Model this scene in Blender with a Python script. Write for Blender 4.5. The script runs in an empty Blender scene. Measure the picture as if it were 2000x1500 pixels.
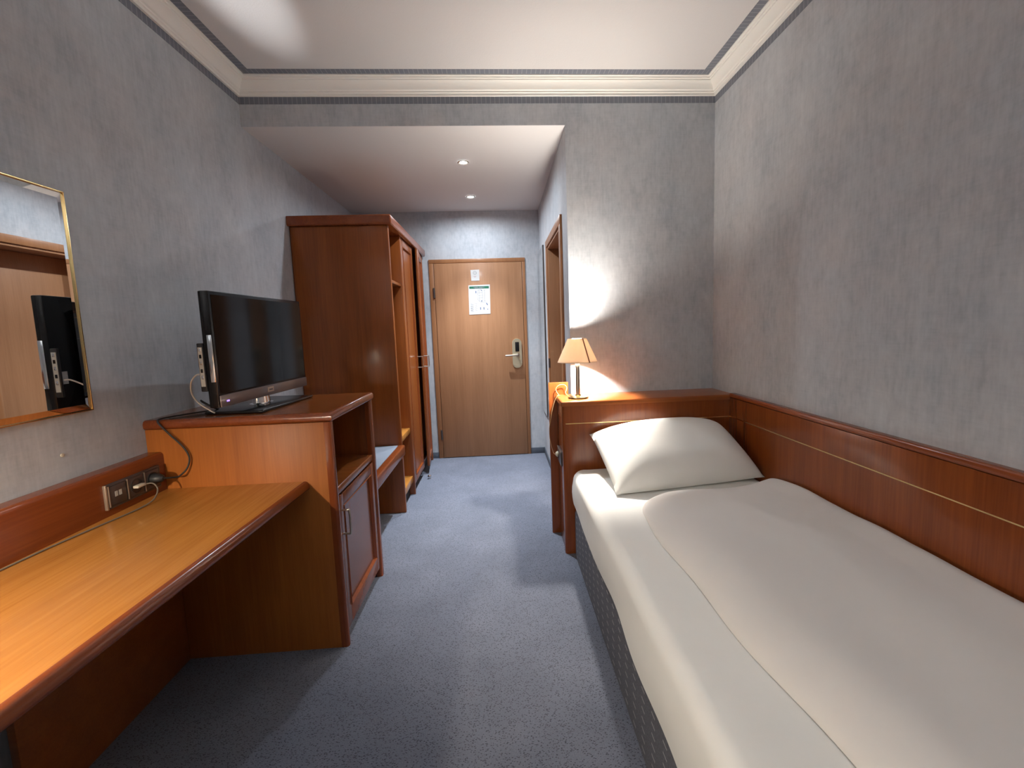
import bpy, bmesh, math, random
from mathutils import Vector, Matrix, noise as mnoise

S = bpy.context.scene
COL = S.collection
random.seed(7)
R = math.radians

# ------------------------------------------------------------------ camera
CAM_H = 1.3234
cam_d = bpy.data.cameras.new('camera')
cam = bpy.data.objects.new('camera', cam_d)
COL.objects.link(cam)
rv = Vector((0.99733654, -0.06475328, -0.03356842))
fv = Vector((0.06084461, 0.99243141, -0.10666689))
uv = Vector((0.04022138, 0.10434033, 0.993728))
m = Matrix.Identity(4)
for i in range(3):
    m[i][0], m[i][1], m[i][2] = rv[i], uv[i], -fv[i]
m[2][3] = CAM_H
cam.matrix_world = m
cam_d.sensor_fit = 'HORIZONTAL'
cam_d.sensor_width = 36
cam_d.lens = 875.12 * 36 / 2000
cam_d.shift_x = -(1033.78 - 1000) / 2000
cam_d.shift_y = (735.55 - 750) / 2000
cam_d.clip_start = 0.02
S.camera = cam

# ------------------------------------------------------------------ world, exposure
W = bpy.data.worlds.new('world'); S.world = W; W.use_nodes = True
W.node_tree.nodes['Background'].inputs[0].default_value = (0.02, 0.025, 0.04, 1)
W.node_tree.nodes['Background'].inputs[1].default_value = 0.2
S.view_settings.view_transform = 'Standard'
S.view_settings.look = 'None'
S.view_settings.gamma = 1
S.view_settings.use_curve_mapping = False
S.view_settings.exposure = 0.0
# lamp powers (radiant watts) and colours, added lamps included; the lamps themselves are built below
P_BED, P_DESK, P_SPOT, P_UP, P_DOWN, P_WALL = 88.0, 58.0, 225.0, 21.0, 0.8, 800.0
C_BED, C_DESK = (1.0, 0.92, 0.82), (1.0, 0.87, 0.69)
C_SPOT, C_FILL = (0.84, 0.92, 1.0), (0.93, 0.97, 1.0)

# ------------------------------------------------------------------ dimensions
XL, XR, YB, YD, YF = -1.4127, 1.3406, 2.7653, 4.6554, -1.3
XN, ZC, ZN = 0.4303, 2.753, 2.51

# ------------------------------------------------------------------ materials
def mat(name):
    mm = bpy.data.materials.new(name); mm.use_nodes = True
    nt = mm.node_tree
    return mm, nt, nt.nodes['Principled BSDF']

def nd(nt, t, **kw):
    n = nt.nodes.new(t)
    for k, v in kw.items(): setattr(n, k, v)
    return n

def plain(name, col, rough=0.5, metal=0.0, coat=0.0, spec=0.5, bump=0.0, bscale=200):
    mm, nt, b = mat(name)
    b.inputs['Base Color'].default_value = (*col, 1)
    b.inputs['Roughness'].default_value = rough
    b.inputs['Metallic'].default_value = metal
    b.inputs['Coat Weight'].default_value = coat
    b.inputs['Specular IOR Level'].default_value = spec
    tc = nd(nt, 'ShaderNodeTexCoord')
    n = nd(nt, 'ShaderNodeTexNoise'); n.inputs['Scale'].default_value = bscale
    nt.links.new(tc.outputs['Object'], n.inputs['Vector'])
    if bump:
        bp = nd(nt, 'ShaderNodeBump'); bp.inputs['Strength'].default_value = bump
        bp.inputs['Distance'].default_value = 0.002
        nt.links.new(n.outputs['Fac'], bp.inputs['Height'])
        nt.links.new(bp.outputs['Normal'], b.inputs['Normal'])
    return mm

def emit(name, col, strength):
    mm, nt, b = mat(name)
    b.inputs['Base Color'].default_value = (*col, 1)
    b.inputs['Emission Color'].default_value = (*col, 1)
    b.inputs['Emission Strength'].default_value = strength
    return mm

def ramp(nt, stops):
    r = nd(nt, 'ShaderNodeValToRGB')
    e = r.color_ramp.elements
    e[0].position, e[0].color = stops[0][0], (*stops[0][1], 1)
    e[1].position, e[1].color = stops[-1][0], (*stops[-1][1], 1)
    for p, c in stops[1:-1]:
        x = e.new(p); x.color = (*c, 1)
    return r

def wood(name, dark, light, axis='Z', rough=0.28, coat=0.35, fine=1.0, contrast=1.0, bump=0.08):
    mm, nt, b = mat(name)
    tc = nd(nt, 'ShaderNodeTexCoord')
    mp = nd(nt, 'ShaderNodeMapping')
    s = {'X': (0.6, 14, 14), 'Y': (14, 0.6, 14), 'Z': (14, 14, 0.6)}[axis]
    mp.inputs['Scale'].default_value = s
    nt.links.new(tc.outputs['Object'], mp.inputs['Vector'])
    n1 = nd(nt, 'ShaderNodeTexNoise'); n1.inputs['Scale'].default_value = 1.3
    n1.inputs['Detail'].default_value = 4; n1.inputs['Distortion'].default_value = 0.6
    nt.links.new(mp.outputs[0], n1.inputs['Vector'])
    mp2 = nd(nt, 'ShaderNodeMapping')
    f = 160 * fine
    mp2.inputs['Scale'].default_value = {'X': (5, f, f), 'Y': (f, 5, f), 'Z': (f, f, 5)}[axis]
    nt.links.new(tc.outputs['Object'], mp2.inputs['Vector'])
    n2 = nd(nt, 'ShaderNodeTexNoise'); n2.inputs['Scale'].default_value = 1.0
    n2.inputs['Detail'].default_value = 2
    nt.links.new(mp2.outputs[0], n2.inputs['Vector'])
    mx = nd(nt, 'ShaderNodeMath', operation='MULTIPLY_ADD')
    nt.links.new(n2.outputs['Fac'], mx.inputs[0]); mx.inputs[1].default_value = 0.45
    mm2 = nd(nt, 'ShaderNodeMath', operation='MULTIPLY'); mm2.inputs[1].default_value = 0.6
    nt.links.new(n1.outputs['Fac'], mm2.inputs[0])
    nt.links.new(mm2.outputs[0], mx.inputs[2])
    h = 0.22 / contrast
    r = ramp(nt, [(max(0.0, 0.52 - h), dark), (min(1.0, 0.52 + h), light)])
    nt.links.new(mx.outputs[0], r.inputs['Fac'])
    nt.links.new(r.outputs['Color'], b.inputs['Base Color'])
    b.inputs['Roughness'].default_value = rough
    b.inputs['Coat Weight'].default_value = coat
    b.inputs['Coat Roughness'].default_value = 0.14
    b.inputs['Specular IOR Level'].default_value = 0.3
    bp = nd(nt, 'ShaderNodeBump'); bp.inputs['Strength'].default_value = bump
    bp.inputs['Distance'].default_value = 0.0008
    nt.links.new(n2.outputs['Fac'], bp.inputs['Height'])
    nt.links.new(bp.outputs['Normal'], b.inputs['Normal'])
    return mm

def wallpaper(name, c0, c1, c2):
    mm, nt, b = mat(name)
    tc = nd(nt, 'ShaderNodeTexCoord')
    def streak(sc, scale, det=3):
        mp = nd(nt, 'ShaderNodeMapping'); mp.inputs['Scale'].default_value = sc
        nt.links.new(tc.outputs['Object'], mp.inputs['Vector'])
        n = nd(nt, 'ShaderNodeTexNoise'); n.inputs['Scale'].default_value = scale
        n.inputs['Detail'].default_value = det; n.inputs['Roughness'].default_value = 0.6
        nt.links.new(mp.outputs[0], n.inputs['Vector'])
        return n.outputs['Fac']
    a = streak((1, 1, 0.6), 5.0, 5)         # blotches
    v = streak((90, 90, 9), 1.0)            # upright threads
    h = streak((14, 14, 140), 1.0)          # level threads
    g = streak((40, 40, 22), 1.0, 4)        # flecks
    def mad(x, k, y):
        q = nd(nt, 'ShaderNodeMath', operation='MULTIPLY_ADD')
        nt.links.new(x, q.inputs[0]); q.inputs[1].default_value = k
        if y is None: q.inputs[2].default_value = 0
        else: nt.links.new(y, q.inputs[2])
        return q.outputs[0]
    f = mad(a, 0.40, mad(v, 0.20, mad(h, 0.12, mad(g, 0.28, None))))
    r = ramp(nt, [(0.36, c0), (0.5, c1), (0.64, c2)])
    nt.links.new(f, r.inputs['Fac'])
    hue = nd(nt, 'ShaderNodeTexNoise'); hue.inputs['Scale'].default_value = 2.6; hue.inputs['Detail'].default_value = 4
    nt.links.new(tc.outputs['Object'], hue.inputs['Vector'])
    hr = ramp(nt, [(0.34, (0.98, 1.0, 1.015)), (0.66, (1.025, 0.995, 0.98))])
    nt.links.new(hue.outputs['Fac'], hr.inputs['Fac'])
    mu = nd(nt, 'ShaderNodeMix', data_type='RGBA', blend_type='MULTIPLY'); mu.inputs[0].default_value = 1.0
    nt.links.new(r.outputs['Color'], mu.inputs[6]); nt.links.new(hr.outputs['Color'], mu.inputs[7])
    nt.links.new(mu.outputs[2], b.inputs['Base Color'])
    b.inputs['Roughness'].default_value = 0.75
    b.inputs['Specular IOR Level'].default_value = 0.25
    bp = nd(nt, 'ShaderNodeBump'); bp.inputs['Strength'].default_value = 0.25
    bp.inputs['Distance'].default_value = 0.001
    nt.links.new(f, bp.inputs['Height']); nt.links.new(bp.outputs['Normal'], b.inputs['Normal'])
    return mm

def carpet_mat():
    mm, nt, b = mat('carpet_blue_flecked')
    tc = nd(nt, 'ShaderNodeTexCoord')
    mp = nd(nt, 'ShaderNodeMapping'); mp.inputs['Rotation'].default_value = (0, 0, R(28))
    mp.inputs['Scale'].default_value = (1.0, 1.9, 1)
    nt.links.new(tc.outputs['Object'], mp.inputs['Vector'])
    vo = nd(nt, 'ShaderNodeTexVoronoi'); vo.inputs['Scale'].default_value = 118
    nt.links.new(mp.outputs[0], vo.inputs['Vector'])
    fl = nd(nt, 'ShaderNodeMath', operation='LESS_THAN'); fl.inputs[1].default_value = 0.34
    nt.links.new(vo.outputs['Distance'], fl.inputs[0])
    wn = nd(nt, 'ShaderNodeTexWhiteNoise')
    nt.links.new(vo.outputs['Position'], wn.inputs['Vector'])
    gt = nd(nt, 'ShaderNodeMath', operation='GREATER_THAN'); gt.inputs[1].default_value = 0.28
    nt.links.new(wn.outputs['Value'], gt.inputs[0])
    mk = nd(nt, 'ShaderNodeMath', operation='MULTIPLY')
    nt.links.new(fl.outputs[0], mk.inputs[0]); nt.links.new(gt.outputs[0], mk.inputs[1])
    n1 = nd(nt, 'ShaderNodeTexNoise'); n1.inputs['Scale'].default_value = 3.5; n1.inputs['Detail'].default_value = 6
    nt.links.new(tc.outputs['Object'], n1.inputs['Vector'])
    n2 = nd(nt, 'ShaderNodeTexNoise'); n2.inputs['Scale'].default_value = 260; n2.inputs['Detail'].default_value = 2
    nt.links.new(tc.outputs['Object'], n2.inputs['Vector'])
    ad = nd(nt, 'ShaderNodeMath', operation='MULTIPLY_ADD'); ad.inputs[1].default_value = 0.55
    nt.links.new(n2.outputs['Fac'], ad.inputs[0])
    ml = nd(nt, 'ShaderNodeMath', operation='MULTIPLY'); ml.inputs[1].default_value = 0.45
    nt.links.new(n1.outputs['Fac'], ml.inputs[0]); nt.links.new(ml.outputs[0], ad.inputs[2])
    r = ramp(nt, [(0.33, (0.112, 0.125, 0.162)), (0.67, (0.185, 0.202, 0.254))])
    nt.links.new(ad.outputs[0], r.inputs['Fac'])
    mix = nd(nt, 'ShaderNodeMix', data_type='RGBA')
    nt.links.new(mk.outputs[0], mix.inputs[0])
    nt.links.new(r.outputs['Color'], mix.inputs[6])
    mix.inputs[7].default_value = (0.060, 0.067, 0.086, 1)
    nt.links.new(mix.outputs[2], b.inputs['Base Color'])
    b.inputs['Roughness'].default_value = 0.95
    b.inputs['Specular IOR Level'].default_value = 0.1
    b.inputs['Sheen Weight'].default_value = 0.15
    bp = nd(nt, 'ShaderNodeBump'); bp.inputs['Strength'].default_value = 0.5
    bp.inputs['Distance'].default_value = 0.004
    nt.links.new(n2.outputs['Fac'], bp.inputs['Height']); nt.links.new(bp.outputs['Normal'], b.inputs['Normal'])
    return mm

def divan_mat():
    mm, nt, b = mat('divan_slate_weave')
    tc = nd(nt, 'ShaderNodeTexCoord')
    sp = nd(nt, 'ShaderNodeSeparateXYZ'); nt.links.new(tc.outputs['Object'], sp.inputs[0])
    def band(src, per, duty, off=0.0):
        a = nd(nt, 'ShaderNodeMath', operation='MULTIPLY_ADD')
        nt.links.new(src, a.inputs[0]); a.inputs[1].default_value = 1 / per; a.inputs[2].default_value = off
        f = nd(nt, 'ShaderNodeMath', operation='FRACT'); nt.links.new(a.outputs[0], f.inputs[0])
        l = nd(nt, 'ShaderNodeMath', operation='LESS_THAN'); l.inputs[1].default_value = duty
        nt.links.new(f.outputs[0], l.inputs[0])
        return l.outputs[0]
    y = band(sp.outputs['Y'], 0.090, 0.32)
    z = band(sp.outputs['Z'], 0.033, 0.17)
    k = nd(nt, 'ShaderNodeMath', operation='MULTIPLY')
    nt.links.new(y, k.inputs[0]); nt.links.new(z, k.inputs[1])
    n = nd(nt, 'ShaderNodeTexNoise'); n.inputs['Scale'].default_value = 180
    nt.links.new(tc.outputs['Object'], n.inputs['Vector'])
    r = ramp(nt, [(0.3, (0.082, 0.087, 0.105)), (0.7, (0.130, 0.135, 0.158))])
    nt.links.new(n.outputs['Fac'], r.inputs['Fac'])
    mix = nd(nt, 'ShaderNodeMix', data_type='RGBA')
    nt.links.new(k.outputs[0], mix.inputs[0]); nt.links.new(r.outputs['Color'], mix.inputs[6])
    mix.inputs[7].default_value = (0.30, 0.30, 0.31, 1)
    nt.links.new(mix.outputs[2], b.inputs['Base Color'])
    b.inputs['Roughness'].default_value = 0.9
    b.inputs['Specular IOR Level'].default_value = 0.2
    return mm

def border_mat(name, axis, per):
    """printed wallpaper border: slate ground with pale ticks along one axis"""
    mm, nt, b = mat(name)
    tc = nd(nt, 'ShaderNodeTexCoord')
    sp = nd(nt, 'ShaderNodeSeparateXYZ'); nt.links.new(tc.outputs['Object'], sp.inputs[0])
    a = nd(nt, 'ShaderNodeMath', operation='MULTIPLY'); a.inputs[1].default_value = 1 / per
    nt.links.new(sp.outputs[axis], a.inputs[0])
    f = nd(nt, 'ShaderNodeMath', operation='FRACT'); nt.links.new(a.outputs[0], f.inputs[0])
    r = ramp(nt, [(0.0, (0.175, 0.188, 0.225)), (0.80, (0.175, 0.188, 0.225)), (0.86, (0.29, 0.30, 0.33)),
                  (0.93, (0.29, 0.30, 0.33)), (1.0, (0.175, 0.188, 0.225))])
    nt.links.new(f.outputs[0], r.inputs['Fac'])
    nt.links.new(r.outputs['Color'], b.inputs['Base Color'])
    b.inputs['Roughness'].default_value = 0.8
    return mm

def fabric(name, col, rough=0.85):
    mm, nt, b = mat(name)
    tc = nd(nt, 'ShaderNodeTexCoord')
    n = nd(nt, 'ShaderNodeTexNoise'); n.inputs['Scale'].default_value = 9; n.inputs['Detail'].default_value = 3
    nt.links.new(tc.outputs['Object'], n.inputs['Vector'])
    r = ramp(nt, [(0.2, tuple(c * 0.97 for c in col)), (0.8, col)])
    nt.links.new(n.outputs['Fac'], r.inputs['Fac']); nt.links.new(r.outputs['Color'], b.inputs['Base Color'])
    b.inputs['Roughness'].default_value = rough
    b.inputs['Specular IOR Level'].default_value = 0.2
    n2 = nd(nt, 'ShaderNodeTexNoise'); n2.inputs['Scale'].default_value = 14; n2.inputs['Detail'].default_value = 2
    n2.inputs['Distortion'].default_value = 0.5
    nt.links.new(tc.outputs['Object'], n2.inputs['Vector'])
    bp = nd(nt, 'ShaderNodeBump'); bp.inputs['Strength'].default_value = 0.10; bp.inputs['Distance'].default_value = 0.01
    nt.links.new(n2.outputs['Fac'], bp.inputs['Height']); nt.links.new(bp.outputs['Normal'], b.inputs['Normal'])
    return mm

def shade_mat():
    mm, nt, b = mat('pleated_cream_shade')
    tr = nd(nt, 'ShaderNodeBsdfTranslucent'); tr.inputs['Color'].default_value = (0.95, 0.76, 0.56, 1)
    df = nd(nt, 'ShaderNodeBsdfDiffuse'); df.inputs['Color'].default_value = (0.90, 0.78, 0.65, 1)
    mx = nd(nt, 'ShaderNodeMixShader'); mx.inputs[0].default_value = 0.15
    nt.links.new(df.outputs[0], mx.inputs[1]); nt.links.new(tr.outputs[0], mx.inputs[2])
    nt.links.new(mx.outputs[0], nt.nodes['Material Output'].inputs['Surface'])
    return mm

M = {}
M['cherry_v'] = wood('cherry_veneer_upright', (0.190, 0.048, 0.010), (0.310, 0.086, 0.017), 'Z', coat=0.25)
M['cherry_lit_side'] = wood('cherry_veneer_lit_upright', (0.300, 0.088, 0.015), (0.420, 0.132, 0.024), 'Z', rough=0.42, coat=0.0)  # lighter copy of the upright veneer, lamplight on the side put into the colour
M['cherry_y'] = wood('cherry_veneer_lengthwise', (0.370, 0.138, 0.024), (0.520, 0.222, 0.046), 'Y', rough=0.22, coat=0.4)  # yellow of the lamp-lit desk top put into the colour
M['cherry_top'] = wood('cherry_veneer_cabinet_top', (0.190, 0.052, 0.011), (0.290, 0.084, 0.017), 'X', rough=0.22, coat=0.4)
M['cherry_x'] = wood('cherry_veneer_crosswise', (0.205, 0.054, 0.012), (0.320, 0.092, 0.019), 'X', coat=0.25)
M['edge'] = wood('mahogany_edging', (0.170, 0.037, 0.010), (0.260, 0.062, 0.015), 'Y', rough=0.25, coat=0.4, bump=0.015)
M['edge_v'] = wood('mahogany_edging_upright', (0.170, 0.037, 0.010), (0.260, 0.062, 0.015), 'Z', rough=0.25, coat=0.4, bump=0.015)
M['panel'] = wood('cherry_panel', (0.150, 0.034, 0.008), (0.245, 0.062, 0.013), 'Z', rough=0.25, coat=0.4)
M['beech'] = wood('beech_laminate', (0.300, 0.145, 0.070), (0.420, 0.215, 0.108), 'Z', rough=0.45, coat=0.05, contrast=0.9)
M['beech_x'] = wood('beech_laminate_crosswise', (0.300, 0.145, 0.070), (0.420, 0.215, 0.108), 'X', rough=0.45, coat=0.05)
M['beech_edge'] = wood('beech_casing', (0.270, 0.118, 0.050), (0.360, 0.165, 0.072), 'Z', rough=0.4, coat=0.1)
M['wall'] = wallpaper('grey_blue_wallpaper', (0.375, 0.398, 0.432), (0.472, 0.494, 0.524), (0.552, 0.572, 0.598))
M['ceil'] = plain('white_ceiling_paint', (0.66, 0.645, 0.64), 0.9, spec=0.2, bump=0.35, bscale=140)
M['stucco'] = plain('white_cornice_paint', (0.88, 0.86, 0.81), 0.55, spec=0.3)
M['carpet'] = carpet_mat()
M['base'] = plain('slate_carpet_skirting', (0.075, 0.088, 0.112), 0.9, bump=0.4, bscale=300)
M['divan'] = divan_mat()
M['white'] = fabric('white_cotton', (0.83, 0.83, 0.80))
M['white2'] = fabric('white_cotton_duvet', (0.70, 0.675, 0.65))
M['black'] = plain('black_gloss_plastic', (0.010, 0.010, 0.011), 0.22, spec=0.28)
M['blackm'] = plain('black_matt_plastic', (0.016, 0.016, 0.017), 0.45)
M['screen'] = plain('lcd_glass', (0.004, 0.004, 0.0045), 0.08, spec=0.22)
M['bezel'] = plain('grey_brown_gloss_bezel', (0.16, 0.125, 0.115), 0.3, metal=0.4, coat=0.3)
M['chrome'] = plain('chrome', (0.80, 0.80, 0.80), 0.12, metal=1)
M['steel'] = plain('brushed_nickel', (0.62, 0.58, 0.50), 0.28, metal=1)
M['brass'] = plain('polished_brass', (0.80, 0.58, 0.26), 0.22, metal=1)
M['plate'] = plain('champagne_lock_plate', (0.78, 0.72, 0.52), 0.32, metal=0.8)
M['bronze'] = plain('dark_bronze_plastic', (0.060, 0.048, 0.046), 0.35, coat=0.2)
M['bronze_l'] = plain('bronze_rim', (0.42, 0.32, 0.24), 0.3, metal=0.6)
M['mirror'] = plain('mirror_silver', (0.88, 0.89, 0.88), 0.01, metal=1)
M['paper'] = plain('white_paper', (0.62, 0.62, 0.61), 0.7)
M['ink'] = plain('grey_ink', (0.16, 0.17, 0.19), 0.7)
M['ink_l'] = plain('pale_grey_ink', (0.22, 0.23, 0.25), 0.7)
M['ink_b'] = plain('blue_ink', (0.06, 0.10, 0.24), 0.7)
M['ink_g'] = plain('green_ink', (0.012, 0.13, 0.07), 0.7)
M['ink_p'] = plain('pink_ink', (0.42, 0.24, 0.28), 0.7)
M['lightgrey'] = plain('pale_grey_label', (0.55, 0.57, 0.52), 0.5)
M['cable_b'] = plain('black_cable', (0.014, 0.013, 0.012), 0.5)
M['cable_g'] = plain('grey_cable', (0.16, 0.125, 0.09), 0.55)
M['cable_w'] = plain('white_cable', (0.70, 0.66, 0.58), 0.5)
M['cable_y'] = plain('clear_gold_cable', (0.50, 0.30, 0.14), 0.3, coat=0.3)
M['plug_w'] = plain('ivory_plug', (0.62, 0.56, 0.44), 0.5)
M['dark'] = plain('dark_recess', (0.02, 0.014, 0.010), 0.7)
M['shade'] = shade_mat()
M['seam'] = plain('shade_seam_tape', (0.34, 0.17, 0.11), 0.8)
M['trimtape'] = plain('shade_edge_tape', (0.80, 0.64, 0.48), 0.8)
M['benchtop'] = plain('blue_grey_carpet_inset', (0.20, 0.225, 0.27), 0.95, bump=0.4, bscale=260)
M['glasslens'] = emit('lit_lens', (0.97, 0.99, 1.0), 8.0)
M['led'] = emit('violet_standby_light', (0.30, 0.18, 1.0), 2.5)

# ------------------------------------------------------------------ building helpers
def origin(par):
    o = Vector((0, 0, 0))
    while par is not None:
        o += par.location; par = par.parent
    return o

def finish(name, bm, mt, parent=None, smooth=True, angle=35, mats=None):
    """link a bmesh given in world coordinates as one mesh object under parent"""
    o0 = origin(parent)
    if o0.length: bmesh.ops.translate(bm, verts=bm.verts, vec=-o0)
    bmesh.ops.recalc_face_normals(bm, faces=bm.faces)
    me = bpy.data.meshes.new(name)
    bm.to_mesh(me); bm.free()
    for x in (mats or [mt]): me.materials.append(x)
    if smooth:
        me.polygons.foreach_set('use_smooth', [True] * len(me.polygons))
        me.set_sharp_from_angle(angle=R(angle))
    o = bpy.data.objects.new(name, me)
    COL.objects.link(o)
    if parent is not None: o.parent = parent
    return o

def tag(o, label=None, cat=None, group=None, kind=None):
    if label: o['label'] = label
    if cat: o['category'] = cat
    if group: o['group'] = group
    if kind: o['kind'] = kind
    return o

def thing(name, label, cat, loc, group=None):
    o = bpy.data.objects.new(name, None); COL.objects.link(o)
    o.location = loc; o.empty_display_size = 0.05
    return tag(o, label, cat, group)

def abox(bm, x0, x1, y0, y1, z0, z1, bev=0.0, seg=2, edges=None):
    vs = [bm.verts.new(c) for c in ((x0, y0, z0), (x1, y0, z0), (x1, y1, z0), (x0, y1, z0),
                                    (x0, y0, z1), (x1, y0, z1), (x1, y1, z1), (x0, y1, z1))]
    fs = [bm.faces.new([vs[i] for i in q]) for q in ((0, 3, 2, 1), (4, 5, 6, 7), (0, 1, 5, 4), (1, 2, 6, 5), (2, 3, 7, 6), (3, 0, 4, 7))]
    if bev:
        es = list({e for f in fs for e in f.edges})
        if edges is not None: es = [e for e in es if edges((e.verts[0].co + e.verts[1].co) / 2, (e.verts[1].co - e.verts[0].co).normalized())]
        bmesh.ops.bevel(bm, geom=es, offset=bev, segments=seg, profile=0.5, affect='EDGES')
    return bm

def box(name, b6, mt, parent=None, bev=0.002, seg=2, edges=None):
    return finish(name, abox(bmesh.new(), *b6, bev=bev, seg=seg, edges=edges), mt, parent)

def boxes(name, lst, mt, parent=None, bev=0.001):
    bm = bmesh.new()
    for b6 in lst: abox(bm, *b6, bev=bev)
    return finish(name, bm, mt, parent)

def lathe(bm, prof, c=(0, 0, 0), n=32, axis='Z', cap=True):
    rings = []
    for r, h in prof:
        ring = []
        for i in range(n):
            a = 2 * math.pi * i / n
            x, y = r * math.cos(a), r * math.sin(a)
            p = {'Z': (x, y, h), 'X': (h, x, y), 'Y': (x, h, y)}[axis]
            ring.append(bm.verts.new((p[0] + c[0], p[1] + c[1], p[2] + c[2])))
        rings.append(ring)
    for a, b in zip(rings, rings[1:]):
        for i in range(n):
            bm.faces.new((a[i], a[(i + 1) % n], b[(i + 1) % n], b[i]))
    if cap:
        bm.faces.new(rings[0]); bm.faces.new(rings[-1])
    return bm

def spline(pts, k=8):
    P = [Vector(p) for p in pts]; out = []
    for i in range(len(P) - 1):
        a = P[max(i - 1, 0)]; b = P[i]; c = P[i + 1]; d = P[min(i + 2, len(P) - 1)]
        for j in range(k):
            t = j / k
            out.append(0.5 * ((2 * b) + (c - a) * t + (2 * a - 5 * b + 4 * c - d) * t * t + (3 * b - a - 3 * c + d) * t ** 3))
    out.append(P[-1]); return out

def tube(bm, pts, r, n=8, k=8, sm=True):
    P = spline(pts, k) if sm else [Vector(p) for p in pts]
    prev = None; rings = []
    for i, p in enumerate(P):
        t = (P[min(i + 1, len(P) - 1)] - P[max(i - 1, 0)]).normalized()
        if prev is None:
            nn = t.orthogonal().normalized()
        else:
            nn = (prev - t * prev.dot(t))
            nn = nn.normalized() if nn.length > 1e-6 else t.orthogonal().normalized()
        prev = nn; bb = t.cross(nn)
        rings.append([bm.verts.new(p + (nn * math.cos(2 * math.pi * j / n) + bb * math.sin(2 * math.pi * j / n)) * r) for j in range(n)])
    for a, b in zip(rings, rings[1:]):
        for j in range(n): bm.faces.new((a[j], a[(j + 1) % n], b[(j + 1) % n], b[j]))
    bm.faces.new(rings[0]); bm.faces.new(rings[-1])
    return bm

def cable(name, pts, r, mt, parent=None, k=8):
    return finish(name, tube(bmesh.new(), pts, r, k=k), mt, parent, angle=60)

def struct(o): o['kind'] = 'structure'; return o

# ------------------------------------------------------------------ the room
struct(box('floor', (XL - 0.15, XR + 0.15, YF - 0.15, YD + 0.15, -0.1, 0), M['carpet'], bev=0))
struct(box('ceiling', (XL - 0.15, XR + 0.15, YF - 0.15, YB + 0.1, ZC, ZC + 0.1), M['ceil'], bev=0))
struct(box('ceiling', (XL - 0.15, XN + 0.1, YB + 0.1, YD + 0.15, ZN, ZN + 0.1), M['ceil'], bev=0))
struct(box('wall_left', (XL - 0.15, XL, YF - 0.15, YD + 0.15, 0, ZC), M['wall'], bev=0))
struct(box('wall_right', (XR, XR + 0.15, YF - 0.15, YB + 0.12, 0, ZC), M['wall'], bev=0))
struct(box('wall_front', (XL, XR, YF - 0.15, YF, 0, ZC), M['wall'], bev=0))
# back wall: the part behind the bed head and the lintel over the passage, its soffit plastered white
struct(box('wall_back', (XN, XR, YB, YB + 0.12, 0, ZC), M['wall'], bev=0))
struct(box('wall_back', (XL, XN, YB, YB + 0.1, ZN, ZC), M['wall'], bev=0))
struct(box('ceiling', (XL, XN, YB + 0.0015, YB + 0.1, ZN - 0.0015, ZN), M['ceil'], bev=0))
# far wall with the entrance door, built round the door opening
DX0, DX1 = -0.645, 0.243
bm = bmesh.new()
abox(bm, XL, DX0 - 0.02, YD, YD + 0.15, 0, ZN); abox(bm, DX1 + 0.015, XN + 0.1, YD, YD + 0.15, 0, ZN)
abox(bm, DX0 - 0.02, DX1 + 0.015, YD, YD + 0.15, 2.02, ZN)
struct(finish('wall_far', bm, M['wall'], smooth=False))
# passage wall with the bathroom doorway
BY0, BY1, BT = 3.06, 3.86, 0.24
bm = bmesh.new()
abox(bm, XN, XN + BT, YB + 0.12, BY0, 0, ZN); abox(bm, XN, XN + BT, BY1, YD, 0, ZN)
abox(bm, XN, XN + BT, BY0, BY1, 2.0, ZN)
struct(finish('wall_passage', bm, M['wall'], smooth=False))
# skirting strips of carpet
struct(box('baseboard_far', (XL + 0.01, -0.692, YD - 0.008, YD, 0, 0.062), M['base'], bev=0.001))
struct(box('baseboard_far', (0.281, XN - 0.008, YD - 0.008, YD, 0, 0.062), M['base'], bev=0.001))
struct(box('baseboard_passage', (XN - 0.008, XN, 3.935, YD, 0, 0.062), M['base'], bev=0.001))
struct(box('baseboard_passage', (XN - 0.008, XN, 2.80, 2.988, 0, 0.062), M['base'], bev=0.001))
struct(box('baseboard_left', (XL, XL + 0.008, -1.25, 1.15, 0, 0.062), M['base'], bev=0.001))

# moulded cornice, mitred round the room
prof = [(0.0, 2.668), (0.013, 2.668), (0.013, 2.680), (0.019, 2.683), (0.019, 2.690), (0.027, 2.694), (0.030, 2.703),
        (0.037, 2.715), (0.047, 2.725), (0.057, 2.731), (0.057, 2.736), (0.066, 2.738), (0.066, 2.744), (0.078, 2.746), (0.078, 2.753), (0.0, 2.753)]
bm = bmesh.new()
cor = [(XL, YF, 1, 1), (XL, YB, 1, -1), (XR, YB, -1, -1), (XR, YF, -1, 1)]
rings = [[bm.verts.new((x + sx * d, y + sy * d, z)) for d, z in prof] for x, y, sx, sy in cor]
for a in range(4):
    A, B = rings[a], rings[(a + 1) % 4]
    for i in range(len(prof) - 1): bm.faces.new((A[i], B[i], B[i + 1], A[i + 1]))
struct(finish('trim_cornice', bm, M['stucco'], angle=25))
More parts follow.
